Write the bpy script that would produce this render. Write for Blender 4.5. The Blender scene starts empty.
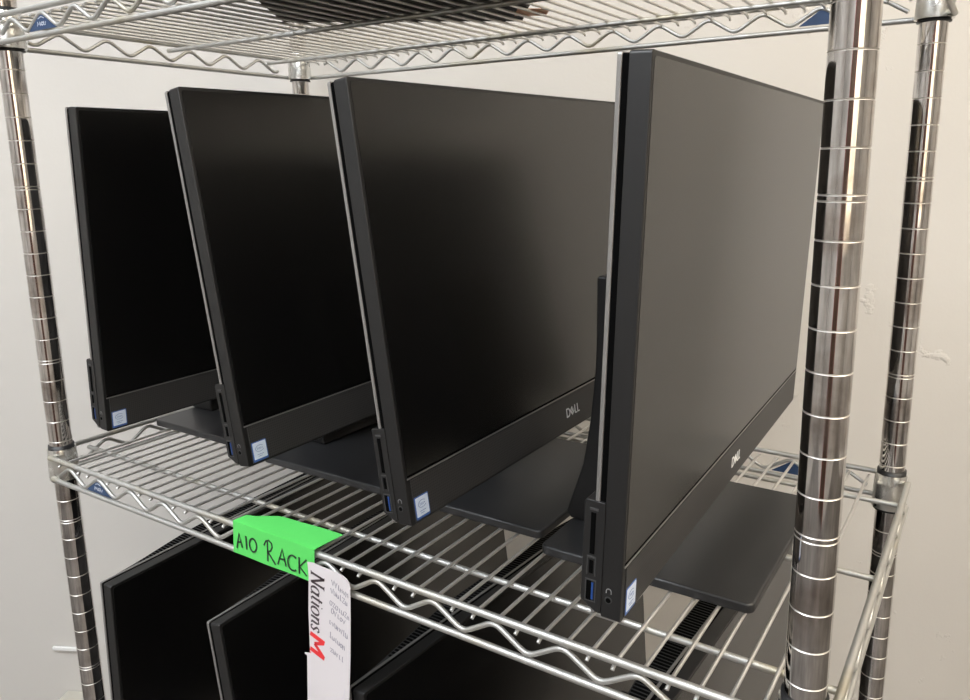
import bpy, bmesh, math, random
from mathutils import Vector, Matrix

random.seed(7)
SC = bpy.context.scene
COL = SC.collection
FLOOR = -1250.0            # measured scene is in mm with z=0 at a post groove; floor is below it
def W(x, y, z): return Vector((x, y, z - FLOOR)) / 1000.0
R = math.radians

# ------------------------------------------------------------------ materials
def mat(name, color, rough=0.5, metal=0.0, noise=None, bump=None, spec=None, coat=0.0, emit=None, es=0.0):
    m = bpy.data.materials.new(name); m.use_nodes = True
    nt = m.node_tree; b = nt.nodes['Principled BSDF']
    b.inputs['Base Color'].default_value = (*color, 1)
    b.inputs['Roughness'].default_value = rough
    b.inputs['Metallic'].default_value = metal
    if spec is not None: b.inputs['Specular IOR Level'].default_value = spec
    if coat: b.inputs['Coat Weight'].default_value = coat
    if emit:
        b.inputs['Emission Color'].default_value = (*emit, 1); b.inputs['Emission Strength'].default_value = es
    tc = nt.nodes.new('ShaderNodeTexCoord')
    if noise:                       # (scale, colour2, low, high, rough2)
        sc, c2, lo, hi, r2 = noise
        n = nt.nodes.new('ShaderNodeTexNoise'); n.inputs['Scale'].default_value = sc; n.inputs['Detail'].default_value = 6
        nt.links.new(tc.outputs['Object'], n.inputs['Vector'])
        mr = nt.nodes.new('ShaderNodeMapRange'); mr.inputs['From Min'].default_value = lo; mr.inputs['From Max'].default_value = hi
        nt.links.new(n.outputs['Fac'], mr.inputs['Value'])
        mx = nt.nodes.new('ShaderNodeMix'); mx.data_type = 'RGBA'
        mx.inputs[6].default_value = (*color, 1); mx.inputs[7].default_value = (*c2, 1)
        nt.links.new(mr.outputs['Result'], mx.inputs[0]); nt.links.new(mx.outputs[2], b.inputs['Base Color'])
        m2 = nt.nodes.new('ShaderNodeMapRange'); m2.inputs['To Min'].default_value = rough; m2.inputs['To Max'].default_value = r2
        nt.links.new(mr.outputs['Result'], m2.inputs['Value']); nt.links.new(m2.outputs['Result'], b.inputs['Roughness'])
    if bump:                        # (scale, strength, distance)
        n = nt.nodes.new('ShaderNodeTexNoise'); n.inputs['Scale'].default_value = bump[0]; n.inputs['Detail'].default_value = 5
        nt.links.new(tc.outputs['Object'], n.inputs['Vector'])
        bp = nt.nodes.new('ShaderNodeBump'); bp.inputs['Strength'].default_value = bump[1]; bp.inputs['Distance'].default_value = bump[2]
        nt.links.new(n.outputs['Fac'], bp.inputs['Height']); nt.links.new(bp.outputs['Normal'], b.inputs['Normal'])
    return m

M = {}
M['post'] = mat('worn_chrome_tube', (.74, .71, .69), .07, 1, noise=(22, (.36, .31, .28), .50, .72, .26))
def streak(m):
    nt = m.node_tree; b = nt.nodes['Principled BSDF']
    tc = [n for n in nt.nodes if n.type == 'TEX_COORD'][0]; mp = nt.nodes.new('ShaderNodeMapping'); mp.inputs['Scale'].default_value = (1, 1, .10)
    n = nt.nodes.new('ShaderNodeTexNoise'); n.inputs['Scale'].default_value = 260; n.inputs['Detail'].default_value = 5
    nt.links.new(tc.outputs['Object'], mp.inputs[0]); nt.links.new(mp.outputs[0], n.inputs['Vector'])
    mr = nt.nodes.new('ShaderNodeMapRange'); mr.inputs['From Min'].default_value = .38; mr.inputs['From Max'].default_value = .66
    mr.inputs['To Min'].default_value = 1.0; mr.inputs['To Max'].default_value = .62
    nt.links.new(n.outputs['Fac'], mr.inputs['Value'])
    old = b.inputs['Base Color'].links[0].from_socket
    mx = nt.nodes.new('ShaderNodeVectorMath'); mx.operation = 'SCALE'
    nt.links.new(old, mx.inputs[0]); nt.links.new(mr.outputs['Result'], mx.inputs['Scale']); nt.links.new(mx.outputs[0], b.inputs['Base Color'])
streak(M['post'])
M['groove'] = mat('bright_groove_metal', (.62, .59, .55), .42, .9)
M['wire'] = mat('shelf_wire_metal', (.55, .545, .525), .56, 1, noise=(14, (.50, .46, .36), .52, .74, .6))
M['deck'] = mat('deck_wire_metal', (.74, .73, .71), .5, 1)
M['sleeve'] = mat('sleeve_metal', (.70, .70, .68), .24, 1, noise=(30, (.50, .48, .44), .45, .7, .4))
M['black_plastic'] = mat('black_ring_plastic', (.012, .012, .013), .45)
M['badge'] = mat('badge_blue', (.022, .052, .125), .45, bump=(300, .1, .0005))
M['badge_mark'] = mat('badge_white', (.55, .58, .65), .5)
M['casing'] = mat('casing_dark_grey', (.0085, .0083, .0085), .44, bump=(2500, .12, .0002))
M['back'] = mat('back_cover_grey', (.022, .022, .023), .48, bump=(2000, .15, .0002))
M['trim'] = mat('edge_trim_grey', (.30, .29, .28), .32, .6)
M['screen'] = mat('matte_black_panel', (.003, .0028, .0027), .27, spec=.72)
M['stand'] = mat('stand_dark_grey', (.019, .019, .020), .40, bump=(1800, .15, .0002))
M['column'] = mat('column_near_black', (.0065, .0062, .0065), .5, spec=.35)
M['void'] = mat('port_black', (.0015, .0015, .0015), .9, spec=.05)
M['port_metal'] = mat('port_rim_grey', (.06, .06, .06), .45, .3)
M['usb_blue'] = mat('usb_blue', (.012, .05, .20), .4)
M['sticker'] = mat('sticker_pale_blue', (.72, .80, .93), .35)
M['sticker_edge'] = mat('sticker_blue', (.05, .13, .40), .35)
M['logo'] = mat('logo_light_grey', (.82, .82, .82), .35)
M['mark'] = mat('icon_grey', (.20, .20, .20), .5)
M['green_top'] = mat('fluorescent_green_card', (.10, .62, .12), .55, bump=(60, .2, .001))
M['ink'] = mat('black_marker_ink', (.012, .03, .018), .5)
M['paper'] = mat('white_label_paper', (.64, .60, .615), .55, bump=(40, .2, .001))
M['print'] = mat('dark_print', (.045, .03, .035), .5)
M['red'] = mat('red_print', (.72, .03, .035), .5)
M['pencil'] = mat('grey_pen', (.24, .23, .28), .6)
M['box_dark'] = mat('dark_card', (.030, .024, .020), .6, noise=(9, (.045, .035, .03), .4, .7, .7))
M['orange'] = mat('orange_paper', (.85, .48, .30), .55)
M['white_plastic'] = mat('white_plastic', (.78, .77, .75), .4)
M['beige_plastic'] = mat('beige_plastic', (.52, .49, .42), .5)
M['ceil'] = mat('ceiling_paint', (.70, .69, .67), .8, bump=(80, .1, .002))
M['floor'] = mat('vinyl_floor', (.17, .155, .145), .35, noise=(3, (.13, .12, .11), .4, .65, .45))
M['door'] = mat('added_door_brown', (.085, .045, .028), .45, noise=(6, (.06, .032, .02), .4, .6, .5))
M['added_doorframe'] = mat('added_frame_red_brown', (.30, .05, .04), .45)  # red picked for the stripe it reflects in the posts
M['lamp'] = mat('lamp_diffuser', (.9, .9, .9), .6, emit=(.90, .95, 1), es=9)
M['lamp_warm'] = mat('lamp_diffuser_warm', (.9, .9, .9), .6, emit=(1, .90, .74), es=8)
M['added_window'] = mat('added_warm_glow', (.9, .9, .9), .4, emit=(1, .76, .42), es=.9)  # glow of an added panel, mirrored as yellow stripes in the chrome
M['lamp_frame'] = mat('lamp_frame_white', (.7, .7, .7), .5)
M['cabinet'] = mat('dark_cabinet', (.03, .028, .028), .5)

def speaker_mat():
    m = mat('speaker_grille', (.017, .0165, .018), .5); nt = m.node_tree; b = nt.nodes['Principled BSDF']
    tc = nt.nodes.new('ShaderNodeTexCoord'); v = nt.nodes.new('ShaderNodeTexVoronoi')
    v.inputs['Scale'].default_value = 430; v.inputs['Randomness'].default_value = 0
    nt.links.new(tc.outputs['Object'], v.inputs['Vector'])
    mr = nt.nodes.new('ShaderNodeMapRange'); mr.inputs['From Min'].default_value = .25; mr.inputs['From Max'].default_value = .5
    nt.links.new(v.outputs['Distance'], mr.inputs['Value'])
    mx = nt.nodes.new('ShaderNodeMix'); mx.data_type = 'RGBA'
    mx.inputs[6].default_value = (.003, .003, .003, 1); mx.inputs[7].default_value = (.042, .040, .039, 1)
    nt.links.new(mr.outputs['Result'], mx.inputs[0]); nt.links.new(mx.outputs[2], b.inputs['Base Color'])
    return m
M['speaker'] = speaker_mat()

def wall_mat():
    m = mat('painted_wall', (.60, .565, .52), .62); nt = m.node_tree; b = nt.nodes['Principled BSDF']
    tc = nt.nodes.new('ShaderNodeTexCoord')
    def noise(s, d=4, rough=.5):
        n = nt.nodes.new('ShaderNodeTexNoise'); n.inputs['Scale'].default_value = s; n.inputs['Detail'].default_value = d
        n.inputs['Roughness'].default_value = rough
        nt.links.new(tc.outputs['Object'], n.inputs['Vector']); return n
    n1 = noise(2.2); mx = nt.nodes.new('ShaderNodeMix'); mx.data_type = 'RGBA'
    mx.inputs[6].default_value = (.555, .53, .50, 1); mx.inputs[7].default_value = (.63, .60, .56, 1)
    nt.links.new(n1.outputs['Fac'], mx.inputs[0]); nt.links.new(mx.outputs[2], b.inputs['Base Color'])
    # sparse dents and patched plaster
    n2 = noise(11, 5, .55); r2 = nt.nodes.new('ShaderNodeMapRange')
    r2.inputs['From Min'].default_value = .63; r2.inputs['From Max'].default_value = .67
    nt.links.new(n2.outputs['Fac'], r2.inputs['Value'])
    n3 = noise(180, 3); n4 = noise(7, 3)
    sx = nt.nodes.new('ShaderNodeSeparateXYZ'); nt.links.new(tc.outputs['Object'], sx.inputs[0])   # the damage is on the right stretch of the wall
    gx = nt.nodes.new('ShaderNodeMapRange'); gx.inputs['From Min'].default_value = .35; gx.inputs['From Max'].default_value = .7
    nt.links.new(sx.outputs['X'], gx.inputs['Value'])
    gm = nt.nodes.new('ShaderNodeMath'); gm.operation = 'MULTIPLY'; nt.links.new(gx.outputs['Result'], gm.inputs[0]); nt.links.new(r2.outputs['Result'], gm.inputs[1])
    a = nt.nodes.new('ShaderNodeMath'); a.operation = 'MULTIPLY_ADD'; a.inputs[1].default_value = .12
    nt.links.new(n3.outputs['Fac'], a.inputs[0]); nt.links.new(gm.outputs[0], a.inputs[2])
    c = nt.nodes.new('ShaderNodeMath'); c.operation = 'MULTIPLY_ADD'; c.inputs[1].default_value = 1.2
    nt.links.new(n4.outputs['Fac'], c.inputs[0]); nt.links.new(a.outputs[0], c.inputs[2])
    bp = nt.nodes.new('ShaderNodeBump'); bp.inputs['Strength'].default_value = .5; bp.inputs['Distance'].default_value = .003
    nt.links.new(c.outputs[0], bp.inputs['Height']); nt.links.new(bp.outputs['Normal'], b.inputs['Normal'])
    return m
M['wall'] = wall_mat()

# ------------------------------------------------------------------ mesh helpers (units: mm in, m out)
class MB:
    def __init__(s): s.v = []; s.f = []; s.sm = []
    def add(s, vs, fs, smooth=False):
        o = len(s.v); s.v += [Vector(v) for v in vs]
        for f in fs: s.f.append([i + o for i in f]); s.sm.append(smooth)
        return s
    def box(s, x0, x1, y0, y1, z0, z1, T=None):
        vs = [Vector(p) for p in ((x0,y0,z0),(x1,y0,z0),(x1,y1,z0),(x0,y1,z0),(x0,y0,z1),(x1,y0,z1),(x1,y1,z1),(x0,y1,z1))]
        if T: vs = [T @ v for v in vs]
        return s.add(vs, [(0,3,2,1),(4,5,6,7),(0,1,5,4),(1,2,6,5),(2,3,7,6),(3,0,4,7)])
    def tube(s, pts, r, seg=10, caps=True):
        pts = [Vector(p) for p in pts]; n = len(pts); rings = []
        up = None
        for i, p in enumerate(pts):
            t = (pts[min(i+1, n-1)] - pts[max(i-1, 0)]).normalized()
            if up is None: up = Vector((0,0,1)) if abs(t.z) < .9 else Vector((0,1,0))
            a = (up - t * up.dot(t)).normalized(); b = t.cross(a); up = a
            rings.append([p + (a*math.cos(2*math.pi*k/seg) + b*math.sin(2*math.pi*k/seg))*r for k in range(seg)])
        vs = [v for g in rings for v in g]; fs = []
        for i in range(n-1):
            for k in range(seg):
                q = (k+1) % seg; fs.append((i*seg+k, i*seg+q, (i+1)*seg+q, (i+1)*seg+k))
        s.add(vs, fs, True)
        if caps:
            s.add(rings[0], [tuple(range(seg))[::-1]]); s.add(rings[-1], [tuple(range(seg))])
        return s
    def lathe(s, prof, seg=32, cx=0, cy=0, smooth=True):    # prof: (r, z)
        vs = []; fs = []
        for r, z in prof:
            for k in range(seg):
                a = 2*math.pi*k/seg; vs.append((cx + r*math.cos(a), cy + r*math.sin(a), z))
        for i in range(len(prof)-1):
            for k in range(seg):
                q = (k+1) % seg; fs.append((i*seg+k, i*seg+q, (i+1)*seg+q, (i+1)*seg+k))
        return s.add(vs, fs, smooth)
    def prism(s, poly, h0, h1, fn):   # poly in (a,b), fn(a,b,h)->xyz
        n = len(poly)
        vs = [fn(a, b, h0) for a, b in poly] + [fn(a, b, h1) for a, b in poly]
        fs = [tuple(range(n))[::-1], tuple(range(n, 2*n))] + [(i, (i+1) % n, n+(i+1) % n, n+i) for i in range(n)]
        return s.add(vs, fs)
    def build(s, name, material, parent=None, loc=None, bevel=0, seg=2, auto=None):
        me = bpy.data.meshes.new(name)
        me.from_pydata([v/1000 for v in s.v], [], s.f); me.validate(); me.update()
        for p, sm in zip(me.polygons, s.sm): p.use_smooth = sm
        bm = bmesh.new(); bm.from_mesh(me)
        bmesh.ops.recalc_face_normals(bm, faces=bm.faces)
        bm.to_mesh(me); bm.free()
        o = bpy.data.objects.new(name, me); COL.objects.link(o)
        for mm in (material if isinstance(material, list) else [material]): me.materials.append(mm)
        if parent: o.parent = parent
        if loc is not None: o.location = loc
        if bevel:
            md = o.modifiers.new('bevel', 'BEVEL'); md.width = bevel/1000; md.segments = seg; md.limit_method = 'ANGLE'; md.angle_limit = R(35)
            for p in me.polygons: p.use_smooth = True
            md.harden_normals = True
        return o

def rrect(x0, x1, y0, y1, r, n=5):
    out = []
    for cx, cy, a0 in ((x1-r, y1-r, 0), (x0+r, y1-r, 90), (x0+r, y0+r, 180), (x1-r, y0+r, 270)):
        for k in range(n+1):
            a = R(a0 + 90*k/n); out.append((cx + r*math.cos(a), cy + r*math.sin(a)))
    return out

def ribbon(mb, strokes, w, fn, h=.35, pen=None):
    """flat pen strokes; fn(a,b,h)->xyz. pen=(angle, thin width) gives thick and thin strokes"""
    for st in strokes:
        pts = [Vector((p[0], p[1])) for p in st]; n = len(pts); L = []; Rr = []
        for i, p in enumerate(pts):
            t = pts[min(i+1, n-1)] - pts[max(i-1, 0)]
            if t.length < 1e-9: t = Vector((1, 0))
            t.normalize(); nn = Vector((-t.y, t.x)); ww = w
            if pen: ww = pen[1] + (w-pen[1])*abs(math.sin(math.atan2(t.y, t.x) - pen[0]))
            L.append(p + nn*ww/2); Rr.append(p - nn*ww/2)
        vs = []; 
        for hh in (0, h): vs += [fn(q.x, q.y, hh) for q in L] + [fn(q.x, q.y, hh) for q in Rr]
        fs = []
        for i in range(n-1):
            fs.append((2*n+i, 2*n+i+1, 3*n+i+1, 3*n+i)); fs.append((i, n+i, n+i+1, i+1))
            fs.append((i, i+1, 2*n+i+1, 2*n+i)); fs.append((n+i, 3*n+i, 3*n+i+1, n+i+1))
        fs.append((0, 2*n, 3*n, n)); fs.append((n-1, 2*n-1, 4*n-1, 3*n-1))
        mb.add(vs, fs)
    return mb

def arc(cx, cy, rx, ry, a0, a1, n=14):
    return [(cx + rx*math.cos(R(a0+(a1-a0)*k/n)), cy + ry*math.sin(R(a0+(a1-a0)*k/n))) for k in range(n+1)]

def tag(o, label, cat, group=None, kind=None):
    if label: o['label'] = label
    if cat: o['category'] = cat
    if group: o['group'] = group
    if kind: o['kind'] = kind
    return o
def empty(name, loc, rot=0):
    o = bpy.data.objects.new(name, None); COL.objects.link(o); o.location = loc; o.rotation_euler = (0, 0, rot)
    o.empty_display_size = .05; return o

# ------------------------------------------------------------------ room (turned 28 degrees to the rack)
PH = R(28.0)
room_T = Matrix.Translation(W(-16, 510, FLOOR)) @ Matrix.Rotation(PH, 4, 'Z')
def room_part(mb, name, material, kind='structure', **k):
    o = mb.build(name, material, **k); o.matrix_world = room_T; 
    if kind: o['kind'] = kind
    return o
H = 2900.0
room_part(MB().box(-2600, 3900, 0, 120, 0, H), 'wall_back', M['wall'])
room_part(MB().box(-2720, -2600, -3700, 120, 0, H), 'wall_left', M['wall'])
room_part(MB().box(3900, 4020, -3700, 120, 0, H), 'wall_right', M['wall'])
room_part(MB().box(-2720, 4020, -3820, -3700, 0, H), 'wall_front', M['wall'])
room_part(MB().box(-2720, 4020, -3820, 120, -100, 0), 'floor', M['floor'])
room_part(MB().box(-2720, 4020, -3820, 120, H, H+100), 'ceiling', M['ceil'])
# unseen door added behind the camera so the chrome reflects a dark stripe
d = room_part(MB().box(-400, 520, -3698, -3655, 8, 2080), 'added_door_1', M['door'], bevel=3)
mb = MB().box(-490, -404, -3698, -3640, 0, 2160).box(524, 610, -3698, -3640, 0, 2160).box(-404, 524, -3698, -3640, 2084, 2160)
fr = mb.build('added_door_frame', M['added_doorframe'], d)  # added surround, red so the posts mirror a red stripe
h = MB().lathe([(0,0),(26,0),(28,12),(20,40),(0,44)], 20).build('added_door_handle', M['sleeve'], d)
h.matrix_local = Matrix.Translation(Vector((-.320, -3.655, 1.0))) @ Matrix.Rotation(R(-90), 4, 'X')

wn = room_part(MB().box(690, 1900, -3696, -3690, 1180, 2250), 'added_window_1', M['added_window'])  # unseen glowing panel added to put warm yellow reflections on the posts
mb = MB().box(630, 690, -3698, -3650, 1120, 2310).box(1900, 1960, -3698, -3650, 1120, 2310).box(690, 1900, -3698, -3650, 2250, 2310).box(690, 1900, -3698, -3640, 1120, 1180).box(1280, 1310, -3690, -3660, 1180, 2250)
mb.build('added_window_frame', M['lamp_frame'], wn)
def ceiling_light(cx, cy, lx, ly, m, label):
    root = empty('ceiling_light', (0,0,0)); root.matrix_world = room_T @ Matrix.Translation(Vector((cx, cy, H))/1000)
    mb = MB()
    for a in ((-lx/2-25, lx/2+25, -ly/2-25, -ly/2), (-lx/2-25, lx/2+25, ly/2, ly/2+25), (-lx/2-25, -lx/2, -ly/2, ly/2), (lx/2, lx/2+25, -ly/2, ly/2)):
        mb.box(*a, -45, 0)
    mb.build('light_frame', M['lamp_frame'], root)
    MB().box(-lx/2, lx/2, -ly/2, ly/2, -30, -8).build('light_diffuser', m, root)
    return tag(root, label, 'ceiling light', 'ceiling lights')
ceiling_light(-900, -1500, 1500, 620, M['lamp'], 'long white ceiling light panel on the left of the room')
ceiling_light(1700, -1300, 1500, 620, M['lamp_warm'], 'long warm ceiling light panel on the right of the room')
ceiling_light(300, -2900, 1500, 620, M['lamp'], 'long white ceiling light panel near the added brown door')

# marks low on the wall at the far left
def wp(a, out, z): return Vector((a, -out, z - FLOOR))       # along wall, out of the wall, height
mb = MB().box(-622, -530, -7, -1, 541, 549)
o = room_part(mb, 'cable_raceway', M['white_plastic'], kind=None, bevel=1.5)
tag(o, 'thin white plastic strip fixed low on the wall behind the left post', 'cable cover')
mb = MB().box(-606, -552, -36, -1, 340, 450)
o = room_part(mb, 'wall_box', M['beige_plastic'], kind=None, bevel=3)
tag(o, 'pale beige box low on the wall below the white strip', 'box')

# ------------------------------------------------------------------ wire shelving rack
RW, RD = 857.0, 424.4
rack = empty('wire_shelving_rack', W(RW/2, RD/2, FLOOR))
tag(rack, 'worn chrome wire shelving rack on four grooved posts holding the computers', 'shelving rack')
def rl(x, y, z): return Vector((x - RW/2, y - RD/2, z - FLOOR))   # rack-local, mm
CORN = [(0, 0), (RW, 0), (RW, RD), (0, RD)]
zb, zt = FLOOR + 45, 620.0
def post_profile(sc_):
    pr = [(0, zb), (12.7, zb)]
    k = math.ceil(zb/25.4) + 2; gz = lambda z: 223 + (z-223)*sc_
    zs = []
    while gz(k*25.4) < zt - 8:
        zs.append(gz(k*25.4))
        if k % 8 == 0: zs.append(gz(k*25.4) - 3.4)
        k += 1
    for z in sorted(zs):
        pr += [(12.7, z-.6), (12.2, z-.08), (12.2, z+.08), (12.7, z+.6)]
    pr += [(12.7, zt), (0, zt)]
    return pr
for (cx, cy) in CORN:
    dist = math.hypot(cx - 933.5, cy + 465.1)
    mb = MB().lathe([(r, z - FLOOR) for r, z in post_profile((dist-12.7)/dist)], 40, smooth=False)
    # smooth around, crisp along: split by sharp angle
    p = mb.build('post', M['post'], rack, loc=rl(cx, cy, FLOOR)/1000)
    p.data.materials.append(M['groove'])
    for f in p.data.polygons:
        f.use_smooth = True
        rr = [math.hypot(p.data.vertices[v].co.x, p.data.vertices[v].co.y) for v in f.vertices]
        if .005 < min(rr) < .01255: f.material_index = 1
    p.data.set_sharp_from_angle(angle=R(25))
    MB().lathe([(0, zt-FLOOR+6), (9, zt-FLOOR+5), (12.9, zt-FLOOR+1), (12.9, zt-FLOOR-4)], 32).build('post_cap', M['black_plastic'], p)
    MB().lathe([(0, 0), (17, 0), (19, 4), (17, 10), (6, 14), (6, 50), (0, 50)], 24).build('leveling_foot', M['sleeve'], p)

def zigzag(a0, a1, pitch, phase, zlo, zhi):
    """rounded snake path: list of (a, z); valleys at phase + k*pitch"""
    out = []; k = math.floor((a0-phase)/pitch*2) - 1; vt = []
    while True:
        a = phase + k*pitch/2
        if a > a1 + pitch: break
        vt.append((a, zlo if k % 2 == 0 else zhi)); k += 1
    for i in range(1, len(vt)-1):
        p0, p, p1 = Vector(vt[i-1]), Vector(vt[i]), Vector(vt[i+1])
        e = p + (p0-p)*.22; f = p + (p1-p)*.22
        for t in (0, .25, .5, .75, 1): out.append(tuple((1-t)**2*e + 2*t*(1-t)*p + t*t*f))
    return [q for q in out if a0 <= q[0] <= a1]

def make_shelf(zr):          # zr: height of the upper rail's centre
    g = 17.0
    mb = MB()
    zl = zr - 26.5
    fr = MB()
    for z, r in ((zr, 3.1), (zl, 2.9)):
        fr.tube([rl(4, -g, z), rl(RW-4, -g, z)], r); fr.tube([rl(4, RD+g, z), rl(RW-4, RD+g, z)], r)
        fr.tube([rl(-g, 4, z), rl(-g, RD-4, z)], r); fr.tube([rl(RW+g, 4, z), rl(RW+g, RD-4, z)], r)
    shelf = fr.build('wire_shelf', M['wire'], rack)
    dw = MB(); x = 4.0 + 19.75
    while x < RW - 14:
        y0, y1, z = -g, RD+g, zr-4.7
        dw.tube([rl(x, y0-1.2, z-2.8), rl(x, y0+.8, z-1.4), rl(x, y0+4, z-.4), rl(x, y0+9, z), rl(x, y1-9, z), rl(x, y1-4, z-.4), rl(x, y1-.8, z-1.4), rl(x, y1+1.2, z-2.8)], 1.55, 8)
        x += 19.75
    dw.build('deck_wires', M['deck'], shelf)
    for y in (42, 210, 378):
        MB().tube([rl(-g, y, zr-8.8), rl(RW+g, y, zr-8.8)], 2.7).build('cross_support', M['wire'], shelf)
    for side in range(4):
        if side in (0, 2):
            y = -g if side == 0 else RD+g
            pts = [rl(a, y, z) for a, z in zigzag(22, RW-22, 59, 75.7 if side == 0 else 71.9, zl+4.2, zr-4.2)]
        else:
            x = -g if side == 3 else RW+g
            pts = [rl(x, a, z) for a, z in zigzag(22, RD-22, 59, 95.1, zl+4.2, zr-4.2)]
        MB().tube(pts, 2.2, 8).build('truss_wire', M['wire'], shelf)
    for (cx, cy) in CORN:
        c = rl(cx, cy, zr)
        sl = MB().lathe([(13.2, 8), (15.4, 8), (15.8, 6), (17.2, -26), (17.4, -30), (13.0, -30)], 36, c.x, c.y)
        sl.v = [Vector((v.x, v.y, v.z + c.z)) for v in sl.v]
        s_ = sl.build('corner_sleeve', M['sleeve'], shelf)
        s_.data.set_sharp_from_angle(angle=R(30))
        ins = MB().lathe([(12.75, 12), (14.2, 12), (14.4, 4), (14.4, -31.2), (15.4, -31.4), (15.4, -32.8), (12.75, -32.8)], 32, c.x, c.y)
        ins.v = [Vector((v.x, v.y, v.z + c.z)) for v in ins.v]
        ins.build('split_insert', M['black_plastic'], shelf)
    # blue triangular badges, held in one truss opening of the long sides
    for (a, y, sgn) in ((105.2, -g, -1), (754.7, RD+g, 1)):
        fn = lambda p, q, hh, y=y, sgn=sgn: rl(p, y + sgn*(hh-1.2), q)
        b = MB().prism([(a-25, zl+4.5), (a+25, zl+4.5), (a+2, zr-6), (a-2, zr-6)], 0, 2.4, fn).build('brand_badge', M['badge'], shelf)
        mk = MB(); f2 = lambda p, q, hh, y=y, sgn=sgn, a=a: rl(a + p, y + sgn*(1.2+hh), zl + q)
        ribbon(mk, [[(-8, 8), (-7, 12), (-5, 9), (-3, 12), (-2, 8)], arc(1, 10, 1.6, 1.6, 0, 330), [(4, 12), (4, 8.4), (5.4, 8.2)], [(6.6, 8), (6.8, 10.6), (8, 11)], [(-6, 15), (0, 16.5), (5, 15)]], .8, f2, .2)
        mk.build('badge_mark', M['badge_mark'], b)
    return shelf
Z_SH = [381.5, -115.3, -616.0, -1085.0]
for z in Z_SH: make_shelf(z)
DECK = [z - 4.7 + 1.55 for z in Z_SH]       # top of the deck wires

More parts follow.
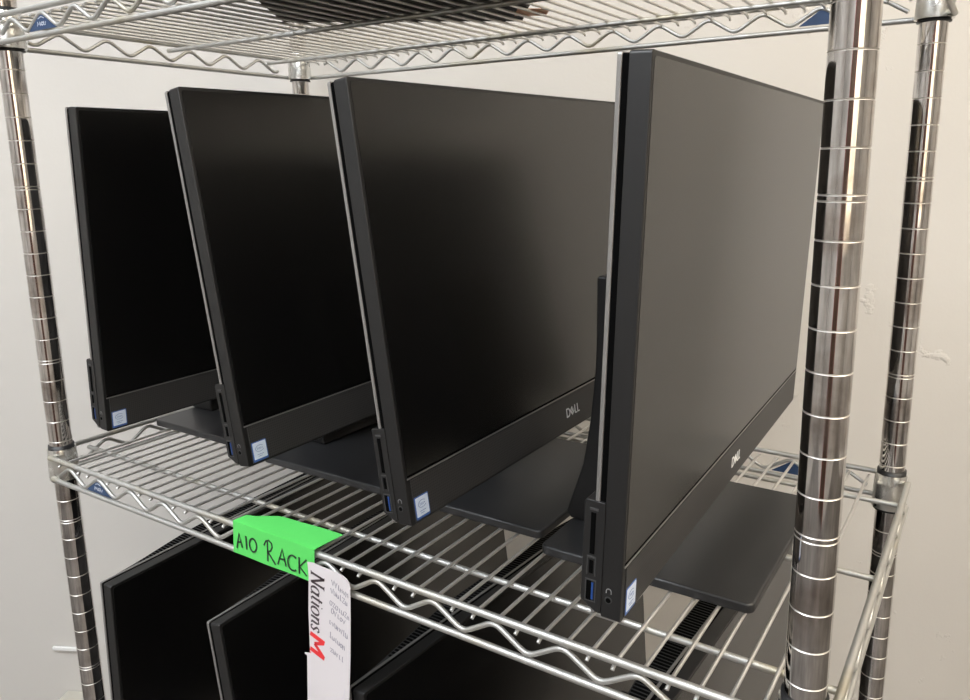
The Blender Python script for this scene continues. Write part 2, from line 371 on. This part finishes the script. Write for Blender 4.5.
# ------------------------------------------------------------------ all-in-one computers
PW, PHt, CH = 533.0, 344.5, 37.3
I3 = Matrix.Identity(4)
def sm(t): t = max(0, min(1, t)); return t*t*(3-2*t)
def make_computer():
    root = empty('all_in_one_computer', (0,0,0))
    # stand: root is the centre of the base on the shelf; screen faces +x
    mb = MB().prism(rrect(-95, 92, -114, 114, 7), 0, 9, lambda a, b, h: (a, b, h))
    mb.build('stand_base', M['stand'], root, bevel=2.2, seg=3)
    prof = [(-96, 9), (-101, 15), (-84, 66), (-77, 110), (-72.5, 158), (-72, 182), (-72, 243), (-36, 243), (-36, 176), (-40, 120), (-48, 70), (-56, 16), (-54, 9)]
    MB().prism(prof, -53, 53, lambda a, b, h: (a, h, b)).build('stand_column', M['column'], root, bevel=2.5)
    MB().box(-37, 2, -38, 38, 150, 215).build('tilt_hinge', M['stand'], root, bevel=3)
    # display: own frame, origin at the near bottom corner of its front face, x out of the screen
    fn = lambda a, b, h: (h, a, b)
    pan = MB().prism(rrect(0, PW, 0, PHt, 2.4), -13.5, 0, fn).build('display_panel', M['casing'], root, bevel=.8, seg=2)
    MB().prism(rrect(1.1, PW-1.1, 1.1, PHt-1.1, 2), -17.5, -13.5, fn).build('panel_seam', M['void'], pan)
    MB().prism(rrect(0.2, PW-.2, 0.2, PHt-.2, 2.4), -20.5, -17.5, fn).build('edge_trim', M['trim'], pan, bevel=.5, seg=1)
    MB().prism(rrect(3.2, PW-3.2, CH+3.4, PHt-3.2, 2.5), -.6, .25, fn).build('screen', M['screen'], pan)
    MB().box(-.6, .12, 3.2, PW-3.2, CH+1.3, CH+3.4).build('screen_gap', M['void'], pan)
    MB().box(-.6, .5, 2.5, PW-2.5, CH, CH+1.3).build('chin_trim', M['trim'], pan)
    MB().box(-.6, .7, 5.5, PW-5.5, 2.0, CH-.8).build('speaker_grille', M['speaker'], pan)
    # back cover
    NU, NV = 44, 20; vs = []; fs = []
    def depth(u, v):
        e = sm(min(u, PW-u)/175.0)
        t = sm((PHt - v)/90.0); b = sm(v/60.0)
        return 20.5 + e*(20 + 9*t)*(0.45+.55*b)
    for j in range(NV+1):
        for i in range(NU+1):
            u = 1 + (PW-2)*i/NU; v = 1 + (PHt-2)*j/NV
            vs.append((-depth(u, v), u, v))
    for j in range(NV):
        for i in range(NU):
            a = j*(NU+1)+i; fs.append((a, a+1, a+NU+2, a+NU+1))
    mb = MB().add(vs, fs, True)
    def skirt(ids, flat=False):
        fr = [( -20.4, vs[k][1], vs[k][2]) for k in ids]; bk = [vs[k] for k in ids]; n = len(ids)
        mb.add(fr + bk, [(i, i+1, n+i+1, n+i) for i in range(n-1)])
    skirt([NV*(NU+1)+i for i in range(NU+1)]); skirt([i for i in range(NU+1)])
    mb.build('back_cover', M['back'], pan)
    # vents on top
    mb = MB(); u = 55.0
    while u < PW-55:
        dd = depth(u, PHt-1)
        mb.box(-dd+1.2, -21.0, u, u+2.6, PHt-2.2, PHt-.5); u += 5.0
    mb.build('top_vents', M['void'], pan)
    # port block on the near edge
    poly = [(-27.5, 9), (-17, 3), (-13.2, 3), (-13.2, 79), (-26.3, 79), (-27.5, 77.5)]
    blk = MB().prism(poly, -.6, 46, lambda a, b, h: (a, h, b)).build('port_block', M['casing'], pan, bevel=.6, seg=1)
    def hole(name, x0, x1, v0, v1, m, y0=-1.0, y1=3):
        return MB().box(x0, x1, y0, y1, v0, v1).build(name, m, pan)
    hole('port_rims', -23.4, -17.6, 72.6, 74.2, M['port_metal'], -1.1)
    hole('card_slot', -22.4, -19.2, 43, 71, M['void'])
    MB().box(-24, -17.8, -1.0, 2, 40, 41.2).box(-24, -23.4, -1.0, 2, 28, 41).box(-18.4, -17.8, -1.0, 2, 28, 41).build('type_c_rim', M['port_metal'], pan)
    hole('type_c_port', -22.2, -19.6, 29.5, 38.5, M['void'])
    MB().box(-24.4, -17, -1.0, 2, 24.4, 25.2).box(-24.4, -23.8, -1.0, 2, 10, 25).box(-17.6, -17, -1.0, 2, 10, 25).box(-24.4, -17, -1.0, 2, 9.6, 10.2).build('usb_rim', M['port_metal'], pan)
    hole('usb_port', -23.6, -20.2, 10.6, 24, M['void'])
    hole('usb_tongue', -20.1, -18.8, 11.5, 23.2, M['usb_blue'], -1.05)
    def disc(name, r, x, z, m, h0, h1):
        mb = MB().prism([(x + r*math.cos(R(30*k)), z + r*math.sin(R(30*k))) for k in range(12)], h0, h1, lambda a, b, h: (a, h, b))
        return mb.build(name, m, pan)
    disc('audio_jack_rim', 2.5, -8.4, 14, M['port_metal'], -.35, .6); disc('audio_jack', 1.7, -8.4, 14, M['void'], -.6, .6)
    mb = MB(); ribbon(mb, [arc(-8.4, 20, 1.7, 1.9, 0, 180), [(-10.1, 20), (-10.1, 18.6)], [(-6.7, 20), (-6.7, 18.6)]], .5, lambda a, b, h: (a, -h, b), .3)
    mb.build('headset_icon', M['mark'], pan)
    # sticker at the near end of the chin
    st = MB().prism(rrect(6.3, 23.3, 2.6, 21.2, 1), .7, 1.0, fn).build('processor_sticker', M['sticker_edge'], pan)
    MB().prism(rrect(7.3, 22.4, 4.6, 20.3, .6), 1.0, 1.15, fn).build('sticker_face', M['sticker'], st)
    mb = MB(); fs2 = lambda a, b, h: (1.15+h, a, b)
    ribbon(mb, [arc(14.8, 14.2, 4.8, 3.0, 40, 330), [(12.2, 13.2), (12.2, 15.4)], [(13.6, 13.2), (13.6, 14.8), (14.8, 14.8), (14.8, 13.2)], [(16, 15.2), (16, 13.2)], [(17, 14), (18, 14), (17.8, 14.7), (17, 14)], [(11, 8.6), (18.6, 8.6)], [(12, 6.9), (16.6, 6.9)]], .32, fs2, .12)
    mb.build('sticker_print', M['sticker_edge'], st)
    # maker's mark in the middle of the chin
    mb = MB(); c = PW/2; b0 = 14.2; hh = 9.6; T = 1.55
    def lg(pts): return [(c + a, b0 + b) for a, b in pts]
    st_ = [lg([(-13.2, 0), (-13.2, hh)]), lg([(-13.8, hh-.7), (-10.6, hh-.7)] + arc(-10.4, hh/2, 3.6, hh/2-.7, 90, -90)+ [(-13.8, .7)]),
           lg([(4.4, hh), (4.4, .7), (8.2, .7)]), lg([(10, hh), (10, .7), (13.8, .7)])]
    th = R(38)
    def er(pts): return lg([(-1.6 + a*math.cos(th) - b*math.sin(th), hh/2 + a*math.sin(th) + b*math.cos(th)) for a, b in pts])
    st_ += [er([(-2.6, -3.5), (-2.6, 3.5)]), er([(-2.9, 2.8), (2.8, 2.8)]), er([(-2.9, 0), (2.8, 0)]), er([(-2.9, -2.8), (2.8, -2.8)])]
    ribbon(mb, st_, T, lambda a, b, h: (.7+h, a, b), .3)
    mb.build('brand_logo', M['logo'], pan)
    return root

def children(o): return [c for c in bpy.data.objects if c.parent == o]
def copy_tree(o, parent=None):
    c = o.copy(); COL.objects.link(c)
    if parent: c.parent = parent
    for ch in children(o): copy_tree(ch, c)
    return c
proto = make_computer()
#      panel: near-bottom-front corner x,y,z, yaw, tilt, roll     base centre x,y, shelf, label, group
PC = [
 ((128.6, -13.8, -61.0, -.017, -.043, .005), (92, 240), 1, 'black all-in-one computer standing furthest left on the middle shelf', ),
 ((369.9, -20.7, -49.5, -.012, .143, .012), (322, 226), 1, 'black all-in-one computer leaning back, second from the left on the middle shelf'),
 ((565.8, -26.0, -56.0, -.021, .124, .013), (511, 227), 1, 'black all-in-one computer leaning back, third from the left on the middle shelf'),
 ((754.2, -52.0, -62.6, .026, -.037, .005), (709, 205), 1, 'upright all-in-one computer nearest the thick front post, its screen reflecting grey'),
 ((91, -20, -596, .055, -.045, .0), (50, 230), 2, 'black all-in-one computer furthest left on the bottom shelf'),
 ((349, -20, -574, .025, .13, .0), (288, 230), 2, 'black all-in-one computer below the green label, leaning back'),
 ((521, -20, -580, -.07, .07, .0), (480, 230), 2, 'black all-in-one computer with vented top behind the hanging white label'),
 ((724, -20, -585, -.04, .0, .0), (684, 230), 2, 'black all-in-one computer furthest right on the bottom shelf, under the nearest stand base'),
]
for i, (pp, bb, sh, lab) in enumerate(PC):
    x, y, z, yaw, tilt, roll = pp
    o = proto if i == 0 else copy_tree(proto)
    o.location = W(bb[0], bb[1], DECK[sh])
    tag(o, lab, 'computer', 'computers on the middle shelf' if sh == 1 else 'computers on the bottom shelf')
    n0 = Vector((math.cos(yaw), math.sin(yaw), 0)); U = Vector((-math.sin(yaw), math.cos(yaw), 0)); up = Vector((0,0,1))
    V = up*math.cos(tilt) - n0*math.sin(tilt); N = n0*math.cos(tilt) + up*math.sin(tilt)
    U2 = U*math.cos(roll) + V*math.sin(roll); V2 = V*math.cos(roll) - U*math.sin(roll)
    m = Matrix((N, U2, V2)).transposed().to_4x4(); m.translation = W(x, y, z) - o.location
    p = [c for c in children(o) if c.name.startswith('display_panel')][0]
    p.matrix_local = m

# ------------------------------------------------------------------ labels on the front of the shelf
# green card folded over the front rail
gy = -21.6
card = MB()
TH = .5
def sheet(mb, grid, off):      # grid rows of points; off: thickness vector
    nr, nc = len(grid), len(grid[0]); a = [Vector(p) for r in grid for p in r]; b = [p + Vector(off) for p in a]; n = len(a)
    fs = []
    for j in range(nr-1):
        for i in range(nc-1):
            k = j*nc+i; fs.append((k, k+1, k+nc+1, k+nc)); fs.append((n+k, n+k+nc, n+k+nc+1, n+k+1))
    for i in range(nc-1):
        fs.append((i, n+i, n+i+1, i+1)); k = (nr-1)*nc+i; fs.append((k, k+1, n+k+1, n+k))
    for j in range(nr-1):
        k = j*nc; fs.append((k, k+nc, n+k+nc, n+k)); k = j*nc+nc-1; fs.append((k, n+k, n+k+nc, k+nc))
    mb.add(a+b, fs, False)
grid = []
NC = 12
for tz in (0, .33, .66, 1):              # front flap, bottom to top
    grid.append([(338.6 + 3*tz + 109*i/NC, gy + .3*math.sin(i*.9), -142.0 + 33*tz) for i in range(NC+1)])
for ty in (.3, .65, 1):                  # top flap
    row = []
    for i in range(NC+1):
        s = i/NC
        yb = -8 + 17*sm(s*3.2)
        row.append((341.6 + 109*s + ty*(2 + 3*s), gy + ty*(yb-gy), -109.0 + .5*math.sin(s*7+ty*2) + 1.6*ty*s))
    grid.append(row)
sheet(card, grid, (0, .5, .45))
g = card.build('shelf_label', M['green_top'])
org = W(392, gy, -144.5)
def recenter(o, p):
    o.data.transform(Matrix.Translation(-p)); o.location = p
for v in g.data.vertices: v.co.z += -FLOOR/1000
recenter(g, org)
tag(g, 'bright green card label handwritten AIO RACK folded over the front shelf rail', 'label')
mk = MB()
def gl(s, t, hh): return (341.6 + s - 3*t, gy - .35 - hh, -109 - 33*t)     # s mm along, t 0 top .. 1 bottom
def G(x0, x1, t0, t1, strokes):
    return [[(x0 + (x1-x0)*a, t1 + (t0-t1)*b) for a, b in st] for st in strokes]
ST = []
A_ = [[(0, 0), (.5, 1), (.95, .05)], [(.16, .38), (.85, .42)]]
ST += G(5.5, 13.5, .32, .79, [[(0, -.05), (.42, 1.0), (.95, .1)], [(.1, .38), (.85, .45)]])
ST += G(18.5, 19.5, .33, .75, [[(0, 1), (1, 0)]])
ST += G(23.5, 33.5, .33, .75, [arc(.5, .5, .5, .5, 100, 470)])
ST += G(45, 59.5, .22, .90, [[(.28, .05), (.24, .95)], [(-.08, .72), (.1, .95), (.35, 1.02), (.62, .93), (.68, .76), (.55, .58), (.24, .47)], [(.3, .47), (1.0, .02)]])
ST += G(62.5, 73.5, .33, .84, [[(0, 0), (.5, 1), (.98, .05)], [(.14, .38), (.88, .42)]])
ST += G(75.5, 86, .40, .86, [arc(.62, .5, .62, .5, 50, 310)])
ST += G(89, 100, .38, .88, [[(.1, 1), (.14, 0)], [(.95, 1), (.16, .45), (1.0, .02)]])
def pen_real(strokes, w, fn, sx, sy):   # keep pen width true when t is a fraction
    return ribbon(mk, [[(a, b*34) for a, b in st] for st in strokes], w, lambda a, b, h: fn(a, b/34, h), .25)
pen_real(ST, 1.8, gl, 1, 1)
mk.v = [Vector((v.x, v.y, v.z - FLOOR)) - org*1000 for v in mk.v]
mk.build('handwriting', M['ink'], g)

# white strip label hanging from the front rail
wy = -23.6
lab = MB()
def wl(a, b, h): return (a, wy - h, b)
poly = [(443, -121.5), (450, -120.5), (459.6, -121), (476.3, -121.3), (486, -122.5), (490.3, -124.2), (492.8, -127), (493.7, -131.6), (492, -162.5), (489.3, -199.3), (485, -243.7), (476, -330), (466, -420), (413, -420), (422, -330), (431.1, -265.4), (434.5, -217.2), (431.6, -216.8), (431.7, -215.2), (438.6, -213.5), (440.3, -169.5), (443.5, -135)]
lab.prism(poly, 0, .4, wl)
lab.v = [Vector((v.x, v.y, v.z - FLOOR)) for v in lab.v]
org2 = W(455, wy, -200)
w_ = lab.build('hanging_label', M['paper']); recenter(w_, org2)
tag(w_, 'long white strip label with red and black print hanging from the shelf front rail', 'label')
# print: runs down the strip; p = distance down from start, q = towards the right (letter tops)
def wt(p, q, h):
    z = -128.6 - p; x0 = 447.2 - .085*p
    return (x0 + q, wy - .4 - h, z)
pr = MB()
def glyph(p0, wdt, strokes, hgt=16.0, sl=.2):
    return [[(.93*p0 + a*wdt + b*hgt*sl, b*hgt) for a, b in st] for st in strokes]
X = .62
S_ = []
S_ += glyph(0, 12.5, [[(.14, 0), (.14, 1)], [(.14, 1), (.84, 0)], [(.84, 0), (.84, 1)], [(-.02, 0), (.3, 0)], [(.68, 1), (1.0, 1)], [(0, 1), (.2, 1)]])
S_ += glyph(15, 8, [arc(.45, .31, .42, .31, 20, 340), [(.88, X), (.80, .1), (.95, 0), (1.05, .05)]])
S_ += glyph(25.2, 5, [[(.45, .86), (.35, .1), (.6, 0), (.9, .08)], [(.0, X), (.95, X)]])
S_ += glyph(31.5, 3.5, [[(.2, X), (.55, X), (.5, .05), (.9, .02)], [(.5, .82), (.72, .86)]])
S_ += glyph(36.6, 8, [arc(.5, .31, .45, .31, 0, 360)])
S_ += glyph(46.4, 8.5, [[(.0, X), (.2, X), (.18, 0)], [(.18, .36), (.4, .58), (.7, .6), (.8, .46), (.78, .06), (1.0, .02)]])
S_ += glyph(57, 6, [[(.9, .5), (.7, .62), (.3, .6), (.15, .46), (.45, .33), (.8, .2), (.7, .03), (.3, 0), (.05, .12)]])
ribbon(pr, S_, 2.3, lambda a, b, h: wt(a, b, h), .12, pen=(R(10), .55))
def loc2(mb): mb.v = [Vector((v.x, v.y, v.z - FLOOR)) - org2*1000 for v in mb.v]; return mb
loc2(pr).build('printed_name', M['print'], w_)
rd = MB()
f_ = lambda a, b, h: wt(a, b - 1, h)
ribbon(rd, [[(a*1.05 + b*.30 + 61.5, b*1.12) for a, b in st] for st in ([(2, 0), (2, 16)], [(17, 0), (17, 16)])], 4.4, f_, .16)
ribbon(rd, [[(a*1.05 + b*.30 + 61.5, b*1.12) for a, b in st] for st in ([(2.6, 15.2), (9.3, 5)], [(9.3, 5), (16.4, 15.2)])], 3.4, f_, .20)
ribbon(rd, [[(83, 0), (84.5, .6)]], 1.3, f_, .16)
loc2(rd).build('red_letter', M['red'], w_)
sc = MB(); random.seed(11)
rows = [(7, 25, 19), (15, 24, 20), (27, 23, 21), (35, 25, 17), (46, 22, 20), (60, 23, 18), (74, 24, 14)]
for (p, q, L) in rows:
    qq = q; pp_ = p
    while qq < min(q + L, 44):
        kind = random.choice('olzvun'); w5 = random.uniform(2.2, 3.2); h5 = random.uniform(3.6, 5.6)
        base = {'o': arc(.5, .5, .5, .5, 90, 430, 8), 'l': [(.5, 1.1), (.4, .1), (.8, 0)], 'z': [(0, 1), (1, .9), (.1, .1), (1, 0)],
                'v': [(0, 1), (.5, 0), (1, 1)], 'u': [(0, 1), (.1, .1), (.6, 0), (.9, .9), (1, 0)], 'n': [(0, 0), (.1, 1), (.2, .5), (.7, .9), (.9, 0)]}[kind]
        ribbon(sc, [[(pp_ - b*h5, qq + a*w5) for a, b in base]], .7, lambda a, b, h: wt(a, b, h), .12)
        qq += w5 + .7; pp_ += 1.3
loc2(sc).build('pen_notes', M['pencil'], w_)
ar = MB()
ribbon(ar, [arc(108, 4, 24, 38, 95, 30, 16)], 1.2, lambda a, b, h: wt(a, b, h), .1)
loc2(ar).build('faint_curve', mat('faint_grey_print', (.62, .58, .62), .6), w_)

# ------------------------------------------------------------------ dark box on the top shelf
ang = R(36)
bx = MB().box(0, 268, -230, 0, 0, 70)
b = bx.build('dark_box', M['box_dark'], bevel=2)
b.location = W(235, 180, DECK[0] + .6); b.rotation_euler = (0, 0, ang)
tag(b, 'dark flat box lying across the wires of the top shelf', 'box')
MB().box(256, 290, -78, -38, -.4, 0).build('paper_corner', M['orange'], b)

# ------------------------------------------------------------------ camera
cam_d = bpy.data.cameras.new('camera'); cam = bpy.data.objects.new('camera', cam_d); COL.objects.link(cam); SC.camera = cam
cx, cy, cz, yaw, pitch, roll, f = 933.5033, -465.0981, 223.3146, 0.5772, 1.369, -0.0131, 781.9993
m = Matrix.Rotation(yaw, 4, 'Z') @ Matrix.Rotation(pitch, 4, 'X') @ Matrix.Rotation(roll, 4, 'Z')
m.translation = W(cx, cy, cz); cam.matrix_world = m
cam_d.sensor_width = 36; cam_d.sensor_fit = 'HORIZONTAL'; cam_d.lens = f/970*36
cam_d.shift_x = -11.2372/970; cam_d.shift_y = -27.6402/970
cam_d.clip_start = .02; cam_d.clip_end = 50

# ------------------------------------------------------------------ world and colour
w = bpy.data.worlds.new('world'); SC.world = w; w.use_nodes = True
w.node_tree.nodes['Background'].inputs[0].default_value = (.5, .5, .5, 1); w.node_tree.nodes['Background'].inputs[1].default_value = .2
vs_ = SC.view_settings; vs_.view_transform = 'Standard'; vs_.look = 'None'; vs_.gamma = 1; vs_.use_curve_mapping = False
vs_.exposure = 1.22
